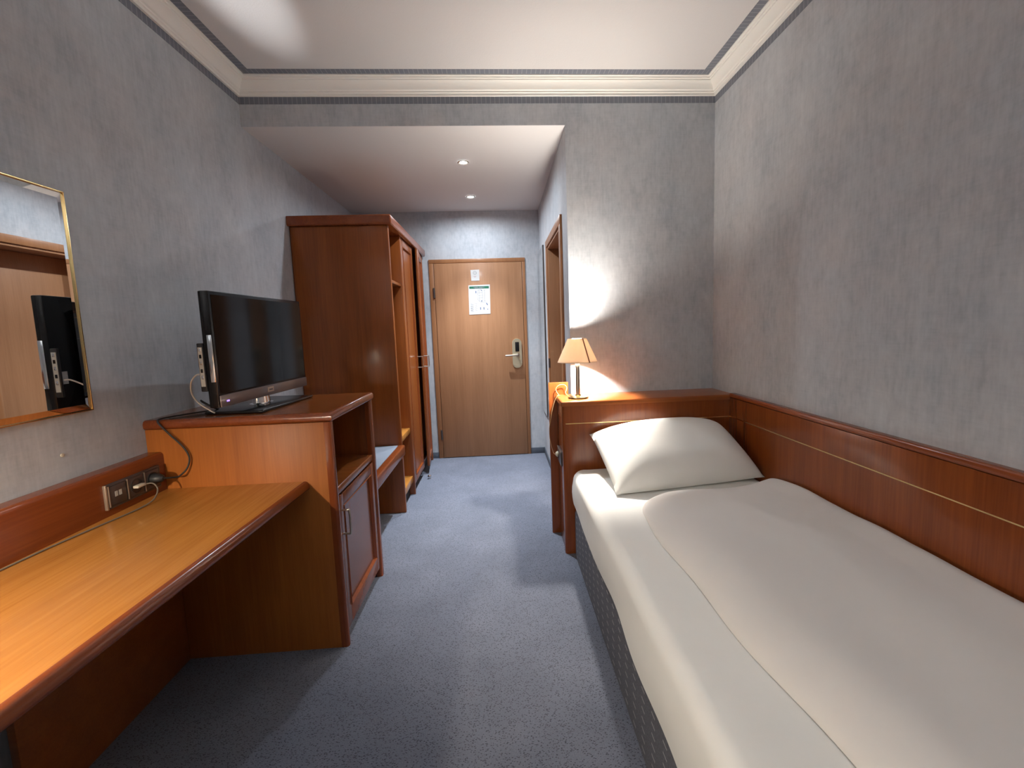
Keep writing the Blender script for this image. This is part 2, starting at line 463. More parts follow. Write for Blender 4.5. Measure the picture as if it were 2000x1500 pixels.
# printed wallpaper borders under the cornice and on the ceiling
bx = border_mat('border_print_along_x', 'X', 0.026); by = border_mat('border_print_along_y', 'Y', 0.026)
e = 0.0016
struct(box('trim_border', (XL, XR, YB - e, YB, 2.630, 2.668), bx, bev=0))
struct(box('trim_border', (XL, XL + e, YF, YB, 2.630, 2.668), by, bev=0))
struct(box('trim_border', (XR - e, XR, YF, YB, 2.630, 2.668), by, bev=0))
d0, d1 = 0.078, 0.120
struct(box('trim_border', (XL + d0, XR - d0, YB - d1, YB - d0, ZC - e, ZC), bx, bev=0))
struct(box('trim_border', (XL + d0, XL + d1, YF, YB - d1, ZC - e, ZC), by, bev=0))
struct(box('trim_border', (XR - d1, XR - d0, YF, YB - d1, ZC - e, ZC), by, bev=0))

# ------------------------------------------------------------------ entrance door
d = thing('door_1', None, None, (-0.2, YD, 0)); d['kind'] = 'structure'
bm = bmesh.new()
abox(bm, -0.690, DX0 + 0.003, YD - 0.014, YD + 0.002, 0, 2.003, bev=0.004)
abox(bm, DX1 + 0.002, 0.279, YD - 0.014, YD + 0.002, 0, 2.003, bev=0.004)
abox(bm, -0.690, 0.279, YD - 0.014, YD + 0.002, 2.003, 2.042, bev=0.004)
finish('door_frame', bm, M['beech_edge'], d)
box('door_leaf', (DX0 + 0.006, DX1, YD - 0.020, YD + 0.03, 0.006, 2.000), M['beech'], d, bev=0.003)
for z in (0.20, 1.66):
    hb = bmesh.new()
    lathe(hb, [(0.009, z), (0.009, z + 0.10)], (DX0 - 0.004, YD - 0.020, 0), n=12)
    finish('hinge', hb, M['bronze'], d)
def stadium(x0, x1, z0, z1, y0, y1, n=10):
    bm = bmesh.new(); r = (x1 - x0) / 2; cx = (x0 + x1) / 2
    pts = [(cx + r * math.cos(math.pi * i / n), z1 - r + r * math.sin(math.pi * i / n)) for i in range(n + 1)]
    pts += [(cx - r * math.cos(math.pi * i / n), z0 + r - r * math.sin(math.pi * i / n)) for i in range(n + 1)]
    a = [bm.verts.new((x, y0, z)) for x, z in pts]; b = [bm.verts.new((x, y1, z)) for x, z in pts]
    f = bm.faces.new(a); bm.faces.new(b[::-1])
    for i in range(len(a)): bm.faces.new((a[i], b[i], b[(i + 1) % len(a)], a[(i + 1) % len(a)]))
    bmesh.ops.bevel(bm, geom=list(f.edges), offset=0.004, segments=2, affect='EDGES')
    return bm
lp = finish('lock_plate', stadium(0.118, 0.214, 0.920, 1.226, YD - 0.036, YD - 0.020), M['plate'], d)
lp['label'] = 'oval champagne-coloured lock plate'
rd = box('card_slot', (0.148, 0.188, YD - 0.044, YD - 0.034, 1.092, 1.190), M['black'], lp, bev=0.003); rd['label'] = 'black key card slot'
hb = bmesh.new()
tube(hb, [(0.172, YD - 0.034, 1.058), (0.172, YD - 0.075, 1.058), (0.160, YD - 0.082, 1.058), (0.045, YD - 0.080, 1.055)], 0.0095, n=10, k=6)
lathe(hb, [(0.020, YD - 0.042), (0.018, YD - 0.034)], (0.172, 0, 1.058), n=16, axis='Y')
finish('door_handle', hb, M['steel'], lp)['label'] = 'nickel door lever'

# paper notices on the door
yp = YD - 0.0222
pn = thing('evacuation_plan', 'A4 white evacuation plan with green header stuck on the entrance door', 'notice', (-0.195, yp, 1.632))
def sheet(name, q, y, mt, par, th=0.0006):
    bm = bmesh.new()
    a = [bm.verts.new((x, y, z)) for x, z in q]; b = [bm.verts.new((x, y - th, z)) for x, z in q]
    bm.faces.new(a); bm.faces.new(b[::-1])
    for i in range(len(q)): bm.faces.new((a[i], b[i], b[(i + 1) % len(q)], a[(i + 1) % len(q)]))
    return finish(name, bm, mt, par, smooth=False)
def rect(x0, x1, z0, z1): return [(x0, z0), (x1, z0), (x1, z1), (x0, z1)]
sheet('paper', [(-0.306, 1.483), (-0.091, 1.487), (-0.085, 1.781), (-0.302, 1.777)], yp, M['paper'], pn)
yq = yp - 0.0007
sheet('header_bar', rect(-0.294, -0.096, 1.742, 1.766), yq, M['ink_g'], pn, 0.0003)
def print_lines(name, segs, y, mt, par, w=0.0022):
    bm = bmesh.new()
    for x0, z0, x1, z1 in segs:
        dx, dz = x1 - x0, z1 - z0; L = math.hypot(dx, dz); nx, nz = -dz / L * w / 2, dx / L * w / 2
        q = [(x0 + nx, z0 + nz), (x1 + nx, z1 + nz), (x1 - nx, z1 - nz), (x0 - nx, z0 - nz)]
        a = [bm.verts.new((x, y, z)) for x, z in q]; b = [bm.verts.new((x, y - 0.0003, z)) for x, z in q]
        bm.faces.new(a); bm.faces.new(b[::-1])
        for i in range(4): bm.faces.new((a[i], b[i], b[(i + 1) % 4], a[(i + 1) % 4]))
    o = finish(name, bm, mt, par, smooth=False); o['kind'] = 'stuff'; return o
print_lines('header_mark', [(-0.252, 1.756, -0.205, 1.756), (-0.195, 1.756, -0.140, 1.756), (-0.240, 1.749, -0.160, 1.749)], yq - 0.0004, M['ink_l'], pn, 0.005)
pl = [(-0.215, 1.725, -0.180, 1.733), (-0.180, 1.733, -0.165, 1.722), (-0.165, 1.722, -0.163, 1.632), (-0.215, 1.725, -0.212, 1.630),
      (-0.212, 1.630, -0.195, 1.612), (-0.163, 1.632, -0.175, 1.610), (-0.195, 1.612, -0.175, 1.610), (-0.198, 1.728, -0.196, 1.615),
      (-0.205, 1.700, -0.165, 1.702), (-0.205, 1.672, -0.165, 1.674), (-0.205, 1.648, -0.165, 1.650)]
print_lines('floor_plan', pl, yq, M['ink_l'], pn, 0.0025)
print_lines('arrow_line', [(-0.143, 1.728, -0.143, 1.618), (-0.150, 1.728, -0.136, 1.728), (-0.150, 1.618, -0.136, 1.618), (-0.180, 1.606, -0.128, 1.606)], yq, M['ink_l'], pn, 0.0028)
tl = []
for i in range(4):
    z = 1.590 - i * 0.022
    tl += [(-0.288, z, -0.270, z), (-0.243, z + 0.006, -0.222, z - 0.002)]
for i in range(6): tl += [(-0.286, 1.580 - i * 0.013, -0.258, 1.580 - i * 0.013)]
print_lines('text_line', tl, yq, M['ink_l'], pn, 0.003)
print_lines('pictogram', [(-0.229, 1.720, -0.229, 1.697), (-0.178, 1.728, -0.168, 1.722), (-0.180, 1.620, -0.168, 1.616), (-0.189, 1.555, -0.189, 1.530),
                          (-0.155, 1.555, -0.155, 1.530), (-0.128, 1.598, -0.116, 1.575), (-0.120, 1.537, -0.114, 1.531)], yq, M['ink_b'], pn, 0.008)
sn = thing('door_notice', 'small white notice with a grey ring stuck above the evacuation plan', 'notice', (-0.231, yp, 1.875))
sheet('paper', [(-0.270, 1.822), (-0.188, 1.822), (-0.186, 1.932), (-0.274, 1.929)], yp, M['paper'], sn)
bm = bmesh.new()
ring = [(0.016 + 0.0018 * math.cos(t), 0.0006 * math.sin(t)) for t in (0, math.pi / 2, math.pi, 3 * math.pi / 2)]
lathe(bm, [(r_, yq + h_) for r_, h_ in ring] + [(ring[0][0], yq + ring[0][1])], (-0.231, 0, 1.899), n=24, axis='Y', cap=False)
finish('printed_ring', bm, M['ink_l'], sn)
print_lines('printed_mark', [(-0.236, 1.899, -0.226, 1.899), (-0.231, 1.904, -0.231, 1.894)], yq, M['ink'], sn, 0.002)
print_lines('text_line', [(-0.247, 1.866, -0.216, 1.866), (-0.240, 1.858, -0.222, 1.858)], yq, M['ink_p'], sn, 0.003)

# ------------------------------------------------------------------ bathroom doorway in the passage wall
d = thing('door_2', None, None, (XN, 3.46, 0)); d['kind'] = 'structure'
bm = bmesh.new()
CW = 0.07
abox(bm, XN - 0.016, XN + 0.004, BY0 - CW, BY0, 0, 2.0, bev=0.004)
abox(bm, XN - 0.016, XN + 0.004, BY1, BY1 + CW, 0, 2.0, bev=0.004)
abox(bm, XN - 0.016, XN + 0.004, BY0 - CW, BY1 + CW, 2.0, 2.057, bev=0.004)
finish('door_casing', bm, M['beech_edge'], d)
bm = bmesh.new()
abox(bm, XN - 0.004, XN + BT, BY0, BY0 + 0.018, 0, 1.985, bev=0.001); abox(bm, XN - 0.004, XN + BT, BY1 - 0.018, BY1, 0, 1.985, bev=0.001)
abox(bm, XN - 0.004, XN + BT, BY0, BY1, 1.982, 2.0, bev=0.001)
abox(bm, XN + 0.120, XN + 0.135, BY1 - 0.030, BY1 - 0.018, 0, 1.982)
finish('door_jamb', bm, M['beech'], d)
box('door_leaf', (XN + 0.15, XN + 0.19, BY0 + 0.019, BY1 - 0.019, 0.006, 1.98), M['beech'], d, bev=0.002)
hb = bmesh.new(); lathe(hb, [(0.008, 0.98), (0.008, 1.06)], (XN - 0.014, BY1 + 0.004, 0), n=12)
finish('hinge', hb, M['bronze'], d)

# frameless long mirror on the passage wall, dark edge
mr = thing('wall_mirror', 'tall narrow dark-edged mirror on the passage wall beside the entrance door', 'mirror', (XN, 4.45, 0.48))
box('backing', (XN - 0.014, XN, 4.20, 4.645, 0.480, 2.083), M['bronze'], mr, bev=0.002)
box('glass', (XN - 0.0165, XN - 0.0142, 4.206, 4.639, 0.486, 2.077), M['mirror'], mr, bev=0)

# recessed downlights in the passage ceiling
def downlight(x, y, label):
    t = thing('downlight', label, 'ceiling light', (x, y, ZN), 'downlights in the passage ceiling')
    bm = bmesh.new()
    lathe(bm, [(0.022, ZN - 0.001), (0.042, ZN - 0.001), (0.042, ZN - 0.004), (0.037, ZN - 0.008), (0.033, ZN - 0.008), (0.022, ZN - 0.002), (0.022, ZN - 0.001)], (x, y, 0), n=28, cap=False)
    finish('trim_ring', bm, M['steel'], t)
    bm = bmesh.new()
    lathe(bm, [(0.0005, ZN - 0.005), (0.012, ZN - 0.0042), (0.018, ZN - 0.003), (0.0215, ZN - 0.0015)], (x, y, 0), n=24, cap=False)
    finish('bulb', bm, M['spot'], t)
    ld = bpy.data.lights.new('halogen_beam', 'SPOT'); ld.energy = P_SPOT; ld.color = C_SPOT
    ld.spot_size = R(78); ld.spot_blend = 1.0; ld.shadow_soft_size = 0.03
    lo = bpy.data.objects.new('halogen_beam', ld); COL.objects.link(lo); lo.parent = t; lo.location = (0, 0, -0.012)
M['spot'] = emit('halogen_bulb', C_SPOT, 2600.0)
downlight(-0.212, 3.341, 'round chrome downlight in the passage ceiling, the one nearer the bedroom')
downlight(-0.215, 4.167, 'round chrome downlight in the passage ceiling, the one nearer the entrance door')

# chrome ball door stop
t = thing('door_stop', 'small chrome ball door stop on the carpet in front of the wardrobe', 'door stop', (-0.705, 3.994, 0))
bm = bmesh.new(); bmesh.ops.create_uvsphere(bm, u_segments=20, v_segments=12, radius=0.017, matrix=Matrix.Translation((-0.690, 3.99, 0.0235)))
finish('ball', bm, M['chrome'], t)
bm = bmesh.new(); lathe(bm, [(0.014, 0), (0.014, 0.005), (0.008, 0.009)], (-0.690, 3.99, 0), n=18)
finish('foot', bm, M['chrome'], t)

# ------------------------------------------------------------------ wardrobe
XW, YW0, YW1 = -0.7458, 3.2426, 4.612
w = thing('wardrobe', 'tall cherry wardrobe with open shelves and two panelled doors by the entrance', 'wardrobe', ((XL + XW) / 2, (YW0 + YW1) / 2, 0))
XB = XL + 0.012
box('side_panel', (XB, XW, YW0, YW0 + 0.028, 0, 2.068), M['cherry_v'], w, bev=0.006, seg=3)
box('side_panel', (XB, XW, YW1 - 0.03, YW1, 0, 2.068), M['cherry_v'], w, bev=0.006, seg=3)
box('divider', (XB, XW, 3.615, 3.643, 0, 2.068), M['cherry_v'], w, bev=0.006, seg=3)
box('back_panel', (XL + 0.004, XB + 0.004, YW0 + 0.01, YW1 - 0.01, 0.02, 2.068), M['cherry_v'], w, bev=0)
box('top', (XL + 0.002, XW + 0.030, YW0 - 0.026, YW1 + 0.022, 2.068, 2.136), M['edge'], w, bev=0.014, seg=4, edges=lambda c, dr: c.x > XL + 0.1 and abs(dr.z) < 0.5 or (abs(dr.z) > 0.5 and c.x > XL + 0.1))
for z0, z1 in ((1.682, 1.704), (0.515, 0.558), (0.105, 0.160)):
    box('shelf', (XB, XW - 0.012, YW0 + 0.028, 3.615, z0, z1), M['cherry_y'] if z0 < 1 else M['cherry_x'], w, bev=0.004)
box('plinth', (XW - 0.06, XW - 0.045, YW0 + 0.028, YW1 - 0.03, 0, 0.105), M['dark'], w, bev=0)
box('floor_board', (XB, XW - 0.03, 3.643, YW1 - 0.03, 0.085, 0.105), M['cherry_x'], w, bev=0)

def panel_door(par, name, x, y0, y1, z0, z1, fw, handle_y, hz0, hz1, swing=0.0, fwb=None, hp=0.030):
    """frame-and-panel door facing +X in the plane x, its moulding, panel and D handle"""
    fwb = fwb or fw
    t = 0.022
    dd = bpy.data.objects.new(name, None); COL.objects.link(dd); dd.parent = par
    dd.location = Vector((x - t, y1, z0)) - origin(par)
    bm = bmesh.new()
    abox(bm, x - t, x, y0, y0 + fw, z0, z1, bev=0.003); abox(bm, x - t, x, y1 - fw, y1, z0, z1, bev=0.003)
    abox(bm, x - t, x - 0.0003, y0 + fw - 0.002, y1 - fw + 0.002, z0, z0 + fwb, bev=0.003)
    abox(bm, x - t, x - 0.0003, y0 + fw - 0.002, y1 - fw + 0.002, z1 - fw, z1, bev=0.003)
    finish('door_frame', bm, M['panel_door'], dd)
    box('door_panel', (x - t + 0.002, x - 0.011, y0 + fw - 0.004, y1 - fw + 0.004, z0 + fwb - 0.004, z1 - fw + 0.004), M['panel_door'], dd, bev=0)
    bm = bmesh.new(); q = 0.012
    a0, a1, b0, b1 = y0 + fw, y1 - fw, z0 + fwb, z1 - fw
    A = [bm.verts.new((x - 0.0005, yy, zz)) for yy, zz in ((a0, b0), (a1, b0), (a1, b1), (a0, b1))]
    B = [bm.verts.new((x + 0.003, yy, zz)) for yy, zz in ((a0 + 0.004, b0 + 0.004), (a1 - 0.004, b0 + 0.004), (a1 - 0.004, b1 - 0.004), (a0 + 0.004, b1 - 0.004))]
    Cc = [bm.verts.new((x - 0.0105, yy, zz)) for yy, zz in ((a0 + q, b0 + q), (a1 - q, b0 + q), (a1 - q, b1 - q), (a0 + q, b1 - q))]
    for U, V in ((A, B), (B, Cc)):
        for i in range(4): bm.faces.new((U[i], U[(i + 1) % 4], V[(i + 1) % 4], V[i]))
    finish('moulding', bm, M['edge_v'], dd, smooth=False)
    bm = bmesh.new()
    tube(bm, [(x - 0.001, handle_y, hz0), (x + hp - 0.008, handle_y, hz0), (x + hp, handle_y, hz0 + 0.008), (x + hp, handle_y, hz1 - 0.008), (x + hp - 0.008, handle_y, hz1), (x - 0.001, handle_y, hz1)], 0.0048, n=10, k=4)
    finish('handle', bm, M['steel'], dd)['label'] = 'slim nickel bow handle'
    if swing: dd.rotation_euler = (0, 0, swing)
    return dd
M['panel_door'] = M['cherry_v']
panel_door(w, 'door', XW - 0.002, 3.648, 4.100, 0.078, 2.060, 0.058, 4.072, 1.010, 1.106, hp=0.045)
panel_door(w, 'door', XW - 0.002, 4.128, YW1 - 0.034, 0.078, 2.060, 0.058, 4.156, 1.010, 1.106, swing=R(5.5), hp=0.045)

# ------------------------------------------------------------------ luggage bench
b = thing('luggage_bench', 'low wooden luggage bench with blue-grey carpet top between cabinet and wardrobe', 'bench', (-1.06, 2.83, 0))
box('carpet_inset', (XL + 0.02, -0.772, 2.420, 3.238, 0.490, 0.512), M['benchtop'], b, bev=0.002)
box('front_rail', (-0.772, -0.722, 2.420, 3.238, 0.442, 0.516), M['edge'], b, bev=0.010, seg=3)
box('board', (XL + 0.02, -0.772, 2.420, 3.238, 0.455, 0.490), M['cherry_y'], b, bev=0.001)
box('rear_panel', (XL + 0.004, XL + 0.02, 2.420, 3.238, 0, 0.500), M['cherry_v'], b, bev=0.001)

# ------------------------------------------------------------------ television cabinet
XC, YC0, YC1, ZT = -0.696, 1.8261, 2.4157, 1.0135
c = thing('tv_cabinet', 'cherry cabinet with open shelf and panelled door under the television', 'cabinet', ((XL + XC) / 2, (YC0 + YC1) / 2, 0))
box('top', (XL + 0.001, XC - 0.016, YC0 + 0.016, YC1 + 0.004, 0.976, ZT - 0.0004), M['cherry_top'], c, bev=0)
bm = bmesh.new()
pr = [(-0.022, 0.976), (-0.004, 0.976), (0.002, 0.979), (0.006, 0.986), (0.006, 0.999), (0.002, 1.009), (-0.006, ZT), (-0.022, ZT)]
cor = [(XL + 0.001, YC0, 0, -1), (XC, YC0, 1, -1), (XC, YC1 + 0.004, 1, 0)]
rg = [[bm.verts.new((x + sx * dd, y + sy * dd, z)) for dd, z in pr] for x, y, sx, sy in cor]
for A, B in zip(rg, rg[1:]):
    for i in range(len(pr)): bm.faces.new((A[i], A[(i + 1) % len(pr)], B[(i + 1) % len(pr)], B[i]))
bm.faces.new(rg[0]); bm.faces.new(rg[-1])
finish('edge_strip', bm, M['edge'], c, angle=50)
box('side_panel', (XL + 0.002, XC - 0.030, YC0, YC0 + 0.024, 0, 0.976), M['cherry_lit_side'], c, bev=0.001)
box('side_panel', (XL + 0.002, XC - 0.030, YC1 - 0.024, YC1, 0, 0.976), M['cherry_v'], c, bev=0.001)
box('front_post', (XC - 0.030, XC, YC0, YC0 + 0.030, 0, 0.976), M['edge_v'], c, bev=0.012, seg=4, edges=lambda cc, dr: abs(dr.z) > 0.5 and cc.x > XC - 0.01)
box('front_post', (XC - 0.030, XC, YC1 - 0.042, YC1, 0, 0.976), M['edge_v'], c, bev=0.012, seg=4, edges=lambda cc, dr: abs(dr.z) > 0.5 and cc.x > XC - 0.01)
box('back_panel', (XL + 0.002, XL + 0.012, YC0 + 0.024, YC1 - 0.024, 0, 0.976), M['cherry_v'], c, bev=0)
box('shelf', (XL + 0.012, XC - 0.006, YC0 + 0.030, YC1 - 0.042, 0.656, 0.690), M['cherry_top'], c, bev=0.006, seg=3)
box('plinth', (XC - 0.06, XC - 0.045, YC0 + 0.024, YC1 - 0.024, 0, 0.060), M['dark'], c, bev=0)
M['panel_door'] = M['panel']
panel_door(c, 'door', XC - 0.006, YC0 + 0.032, YC1 - 0.044, 0.060, 0.648, 0.052, YC0 + 0.058, 0.478, 0.582, fwb=0.075)

# ------------------------------------------------------------------ writing desk
k = thing('writing_desk', 'long glossy cherry writing desk against the left wall beside the cabinet', 'desk', (-1.1, 0.8, 0))
ZD = 0.735
def prism(name, poly, z0, z1, mt, par, bev=0.0):
    bm = bmesh.new()
    a = [bm.verts.new((x, y, z0)) for x, y in poly]; b_ = [bm.verts.new((x, y, z1)) for x, y in poly]
    bm.faces.new(a[::-1]); bm.faces.new(b_)
    for i in range(len(poly)): bm.faces.new((a[i], a[(i + 1) % len(poly)], b_[(i + 1) % len(poly)], b_[i]))
    return finish(name, bm, mt, par, smooth=False)
DYN = -0.30
xe = lambda y: -0.800 - (1.826 - y) * 0.026       # the front edge runs slightly out of square
prism('worktop', [(XL + 0.001, DYN), (xe(DYN) - 0.022, DYN), (xe(1.826) - 0.022, YC0 - 0.001), (XL + 0.001, YC0 - 0.001)], 0.700, ZD, M['desk'] if 'desk' in M else M['cherry_y'], k)
bm = bmesh.new()
pr = [(-0.0218, 0.700), (-0.006, 0.700), (-0.001, 0.704), (0.0, 0.711), (-0.001, 0.722), (-0.006, 0.731), (-0.013, 0.735), (-0.0218, 0.7352)]
ends = [[bm.verts.new((xe(y) + dx, y, z)) for dx, z in pr] for y in (DYN, YC0 - 0.001)]
for i in range(len(pr)):
    j = (i + 1) % len(pr); bm.faces.new((ends[0][i], ends[0][j], ends[1][j], ends[1][i]))
bm.faces.new(ends[0]); bm.faces.new(ends[1])
finish('edge_strip', bm, M['edge'], k, angle=50)
box('upstand', (XL + 0.001, -1.352, DYN, YC0 - 0.001, ZD, 0.887), M['upstand'] if 'upstand' in M else M['edge'], k, bev=0.014, seg=4, edges=lambda cc, dr: cc.z > 0.88 and cc.x > -1.36)
box('modesty_panel', (-1.365, -1.343, 1.185, YC0 - 0.001, 0, 0.700), M['cherry_x'], k, bev=0.001)
box('end_panel', (XL + 0.01, -0.90, DYN, DYN + 0.025, 0, 0.700), M['cherry_v'], k, bev=0.002)

# socket strip on the desk upstand: usb, outlet, outlet
XS = -1.352
s = thing('socket_strip', 'dark bronze triple socket strip on the rear rail of the writing desk', 'socket', (XS, 1.665, 0.803))
box('frame', (XS, XS + 0.009, 1.545, 1.787, 0.760, 0.846), M['bronze'], s, bev=0.003)
box('rim', (XS, XS + 0.0105, 1.543, 1.550, 0.760, 0.846), M['bronze_l'], s, bev=0.002)
for i in range(3):
    y0 = 1.555 + i * 0.077
    mo = box('socket_insert', (XS + 0.009, XS + 0.0125, y0, y0 + 0.068, 0.770, 0.838), M['bronze'], s, bev=0.003)
    box('divider_line', (XS + 0.009, XS + 0.0135, y0 - 0.003, y0 - 0.001, 0.768, 0.840), M['bronze_l'], mo, bev=0)
    if i == 0:
        for q in (0.020, 0.036):
            box('usb_port', (XS + 0.0125, XS + 0.0132, y0 + q, y0 + q + 0.011, 0.798, 0.816), M['lightgrey'], mo, bev=0)
    else:
        bm = bmesh.new(); lathe(bm, [(0.0255, XS + 0.0125), (0.0255, XS + 0.0140), (0.0225, XS + 0.0140), (0.0225, XS + 0.0128)], (0, y0 + 0.034, 0.804), n=28, axis='X', cap=False)
        finish('socket_ring', bm, M['blackm'], mo)

# ------------------------------------------------------------------ cables on the desk side
ch = thing('charger_cable', 'grey cable with ivory flat plug in the middle socket, lying along the desk', 'cable', (XS + 0.02, 1.666, 0.80))
box('plug', (XS + 0.0145, XS + 0.034, 1.646, 1.684, 0.799, 0.809), M['plug_w'], ch, bev=0.003)
cable('cord', [(XS + 0.033, 1.684, 0.804), (XS + 0.050, 1.694, 0.800), (XS + 0.062, 1.694, 0.775), (XS + 0.064, 1.660, 0.746), (XS + 0.055, 1.58, 0.7385),
               (XS + 0.036, 1.45, 0.7385), (XS + 0.020, 1.30, 0.7385), (XS + 0.014, 1.10, 0.7385), (XS + 0.018, 0.9, 0.7385), (XS + 0.02, 0.6, 0.7385)], 0.0026, M['cable_g'], ch)
pc = thing('power_cord', 'black power cord from the television plugged into the last desk socket', 'cable', (XS + 0.02, 1.743, 0.80))
bm = bmesh.new(); lathe(bm, [(0.0205, XS + 0.0145), (0.0205, XS + 0.030), (0.014, XS + 0.046), (0.007, XS + 0.052)], (0, 1.743, 0.804), n=24, axis='X')
finish('plug', bm, M['blackm'], pc)
cable('cord', [(XS + 0.050, 1.743, 0.804), (XS + 0.066, 1.765, 0.798), (XS + 0.080, 1.785, 0.797), (XS + 0.098, 1.806, 0.822), (XS + 0.106, 1.812, 0.862), (XS + 0.088, 1.812, 0.905), (XS + 0.045, 1.812, 0.955),
               (XS + 0.012, 1.812, 0.995), (XS + 0.004, 1.812, 1.012), (XS + 0.006, 1.828, 1.019), (XS + 0.030, 1.90, 1.018), (XS + 0.07, 1.96, 1.018), (XS + 0.11, 2.01, 1.018), (XS + 0.13, 2.09, 1.018), (XS + 0.12, 2.20, 1.018)], 0.0034, M['cable_b'], pc)

# ------------------------------------------------------------------ television
TA = Vector((-1.084, 1.772, 0))
T = thing('television', 'black flat-screen television on a gloss stand on top of the cabinet', 'television', (TA.x, TA.y, ZT))
T.rotation_euler = (0, 0, -R(3.13))
TL_, TZ0, TZ1 = 0.690, 0.046, 0.492
def tbox(name, b6, mt, par=T, bev=0.002, seg=2):
    o = finish(name, abox(bmesh.new(), *b6, bev=bev, seg=seg), mt, None)
    o.parent = par
    return o
# local axes: +y runs along the screen away from the camera, +x is the viewing side
tbox('screen_frame', (-0.040, -0.002, 0, TL_, TZ0, TZ1), M['black'], bev=0.004)
tbox('screen', (-0.0022, -0.0008, 0.014, TL_ - 0.014, TZ0 + 0.054, TZ1 - 0.014), M['screen'], bev=0)
lip = finish('lower_bezel', abox(bmesh.new(), -0.006, 0.004, 0.006, TL_ - 0.004, TZ0 + 0.001, TZ0 + 0.047, bev=0.004), M['bezel'], None); lip.parent = T
lo = tbox('logo_plate', (0.004, 0.0048, TL_ / 2 - 0.028, TL_ / 2 + 0.022, TZ0 + 0.016, TZ0 + 0.038), M['lightgrey2'] if 'lightgrey2' in M else M['bronze_l'], lip, bev=0)
tbox('logo_mark', (0.0048, 0.0051, TL_ / 2 - 0.016, TL_ / 2 + 0.012, TZ0 + 0.024, TZ0 + 0.030), M['bronze'], lo, bev=0)
tbox('standby_light', (0.004, 0.0050, 0.036, 0.052, TZ0 + 0.019, TZ0 + 0.025), M['led'], lip, bev=0)
strip = tbox('edge_strip', (-0.022, -0.004, -0.0022, 0.0002, TZ0 + 0.10, TZ0 + 0.28), M['chrome'], bev=0.0008)  # chrome piece added in place of a light's reflection on the edge
back = tbox('rear_housing', (-0.085, -0.040, 0.105, TL_ - 0.105, TZ0 + 0.030, TZ1 - 0.045), M['black'], bev=0.014, seg=3)
tbox('rear_hump', (-0.100, -0.084, 0.12, TL_ - 0.12, TZ0 + 0.06, TZ1 - 0.16), M['blackm'], back, bev=0.006)
tbox('reflection_patch', (-0.0412, -0.0398, 0.018, 0.058, TZ0 + 0.112, TZ0 + 0.160), M['paper'], back, bev=0)  # white patch painted for a reflection in the glossy back
vb = bmesh.new()
for i in range(9): abox(vb, -0.0862, -0.0848, 0.16 + i * 0.045, 0.19 + i * 0.045, TZ1 - 0.075, TZ1 - 0.070)
vt = finish('vent', vb, M['dark'], None); vt.parent = back
sd = tbox('port_panel', (-0.064, -0.040, -0.0015, 0.009, TZ0 + 0.065, TZ0 + 0.250), M['blackm'], bev=0.003)
tbox('port_label', (-0.060, -0.044, -0.0026, -0.0014, TZ0 + 0.085, TZ0 + 0.235), M['lightgrey'], sd, bev=0)
for i, z in enumerate((0.12, 0.145, 0.175, 0.20, 0.225)):
    tbox('port', (-0.056, -0.048, -0.0036, -0.0024, TZ0 + z - 0.007, TZ0 + z + 0.007), M['black' if i % 2 else 'chrome'], sd, bev=0.001)
nk = bmesh.new(); lathe(nk, [(0.045, 0.012), (0.032, 0.016), (0.028, 0.05), (0.030, 0.10)], (-0.045, TL_ / 2, 0), n=28)
for v in nk.verts: v.co.y = TL_ / 2 + (v.co.y - TL_ / 2) * 1.5
n_ = finish('stand_neck', nk, M['chrome'], None); n_.parent = T
tbox('stand_base', (-0.150, 0.090, TL_ / 2 - 0.225, TL_ / 2 + 0.215, 0.0005, 0.013), M['black'], bev=0.005, seg=3)
T['label'] = 'black flat-screen television on a gloss stand on top of the cabinet'
# antenna cable
an = thing('antenna_cable', 'white antenna cable looping out of the back of the television', 'cable', (-1.20, 1.90, ZT))
cable('cord', [(-1.150, 1.785, 1.190), (-1.170, 1.790, 1.188), (-1.205, 1.81, 1.160), (-1.228, 1.84, 1.115), (-1.226, 1.865, 1.075), (-1.205, 1.885, 1.043), (-1.18, 1.91, 1.018), (-1.175, 2.0, 1.0167), (-1.19, 2.15, 1.0167)], 0.0028, M['cable_w'], an)
sc = thing('signal_cord', 'short black cord hooked behind the lower corner of the television', 'cable', (-1.26, 1.95, ZT))
cable('cord', [(-1.178, 1.93, 1.046), (-1.20, 1.905, 1.048), (-1.222, 1.895, 1.066), (-1.230, 1.893, 1.076), (-1.228, 1.91, 1.064), (-1.215, 1.96, 1.030), (-1.225, 2.03, 1.0178), (-1.245, 2.14, 1.0178)], 0.0035, M['cable_b'], sc)
ps = thing('supply_lead', 'thin black lead lying on the cabinet top beside the power cord', 'cable', (-1.3, 1.9, ZT))
cable('cord', [(-1.322, 1.836, 1.0160), (-1.28, 1.862, 1.0160), (-1.235, 1.895, 1.0160), (-1.205, 1.96, 1.0160), (-1.205, 2.05, 1.0160), (-1.215, 2.2, 1.0160)], 0.0024, M['cable_b'], ps)

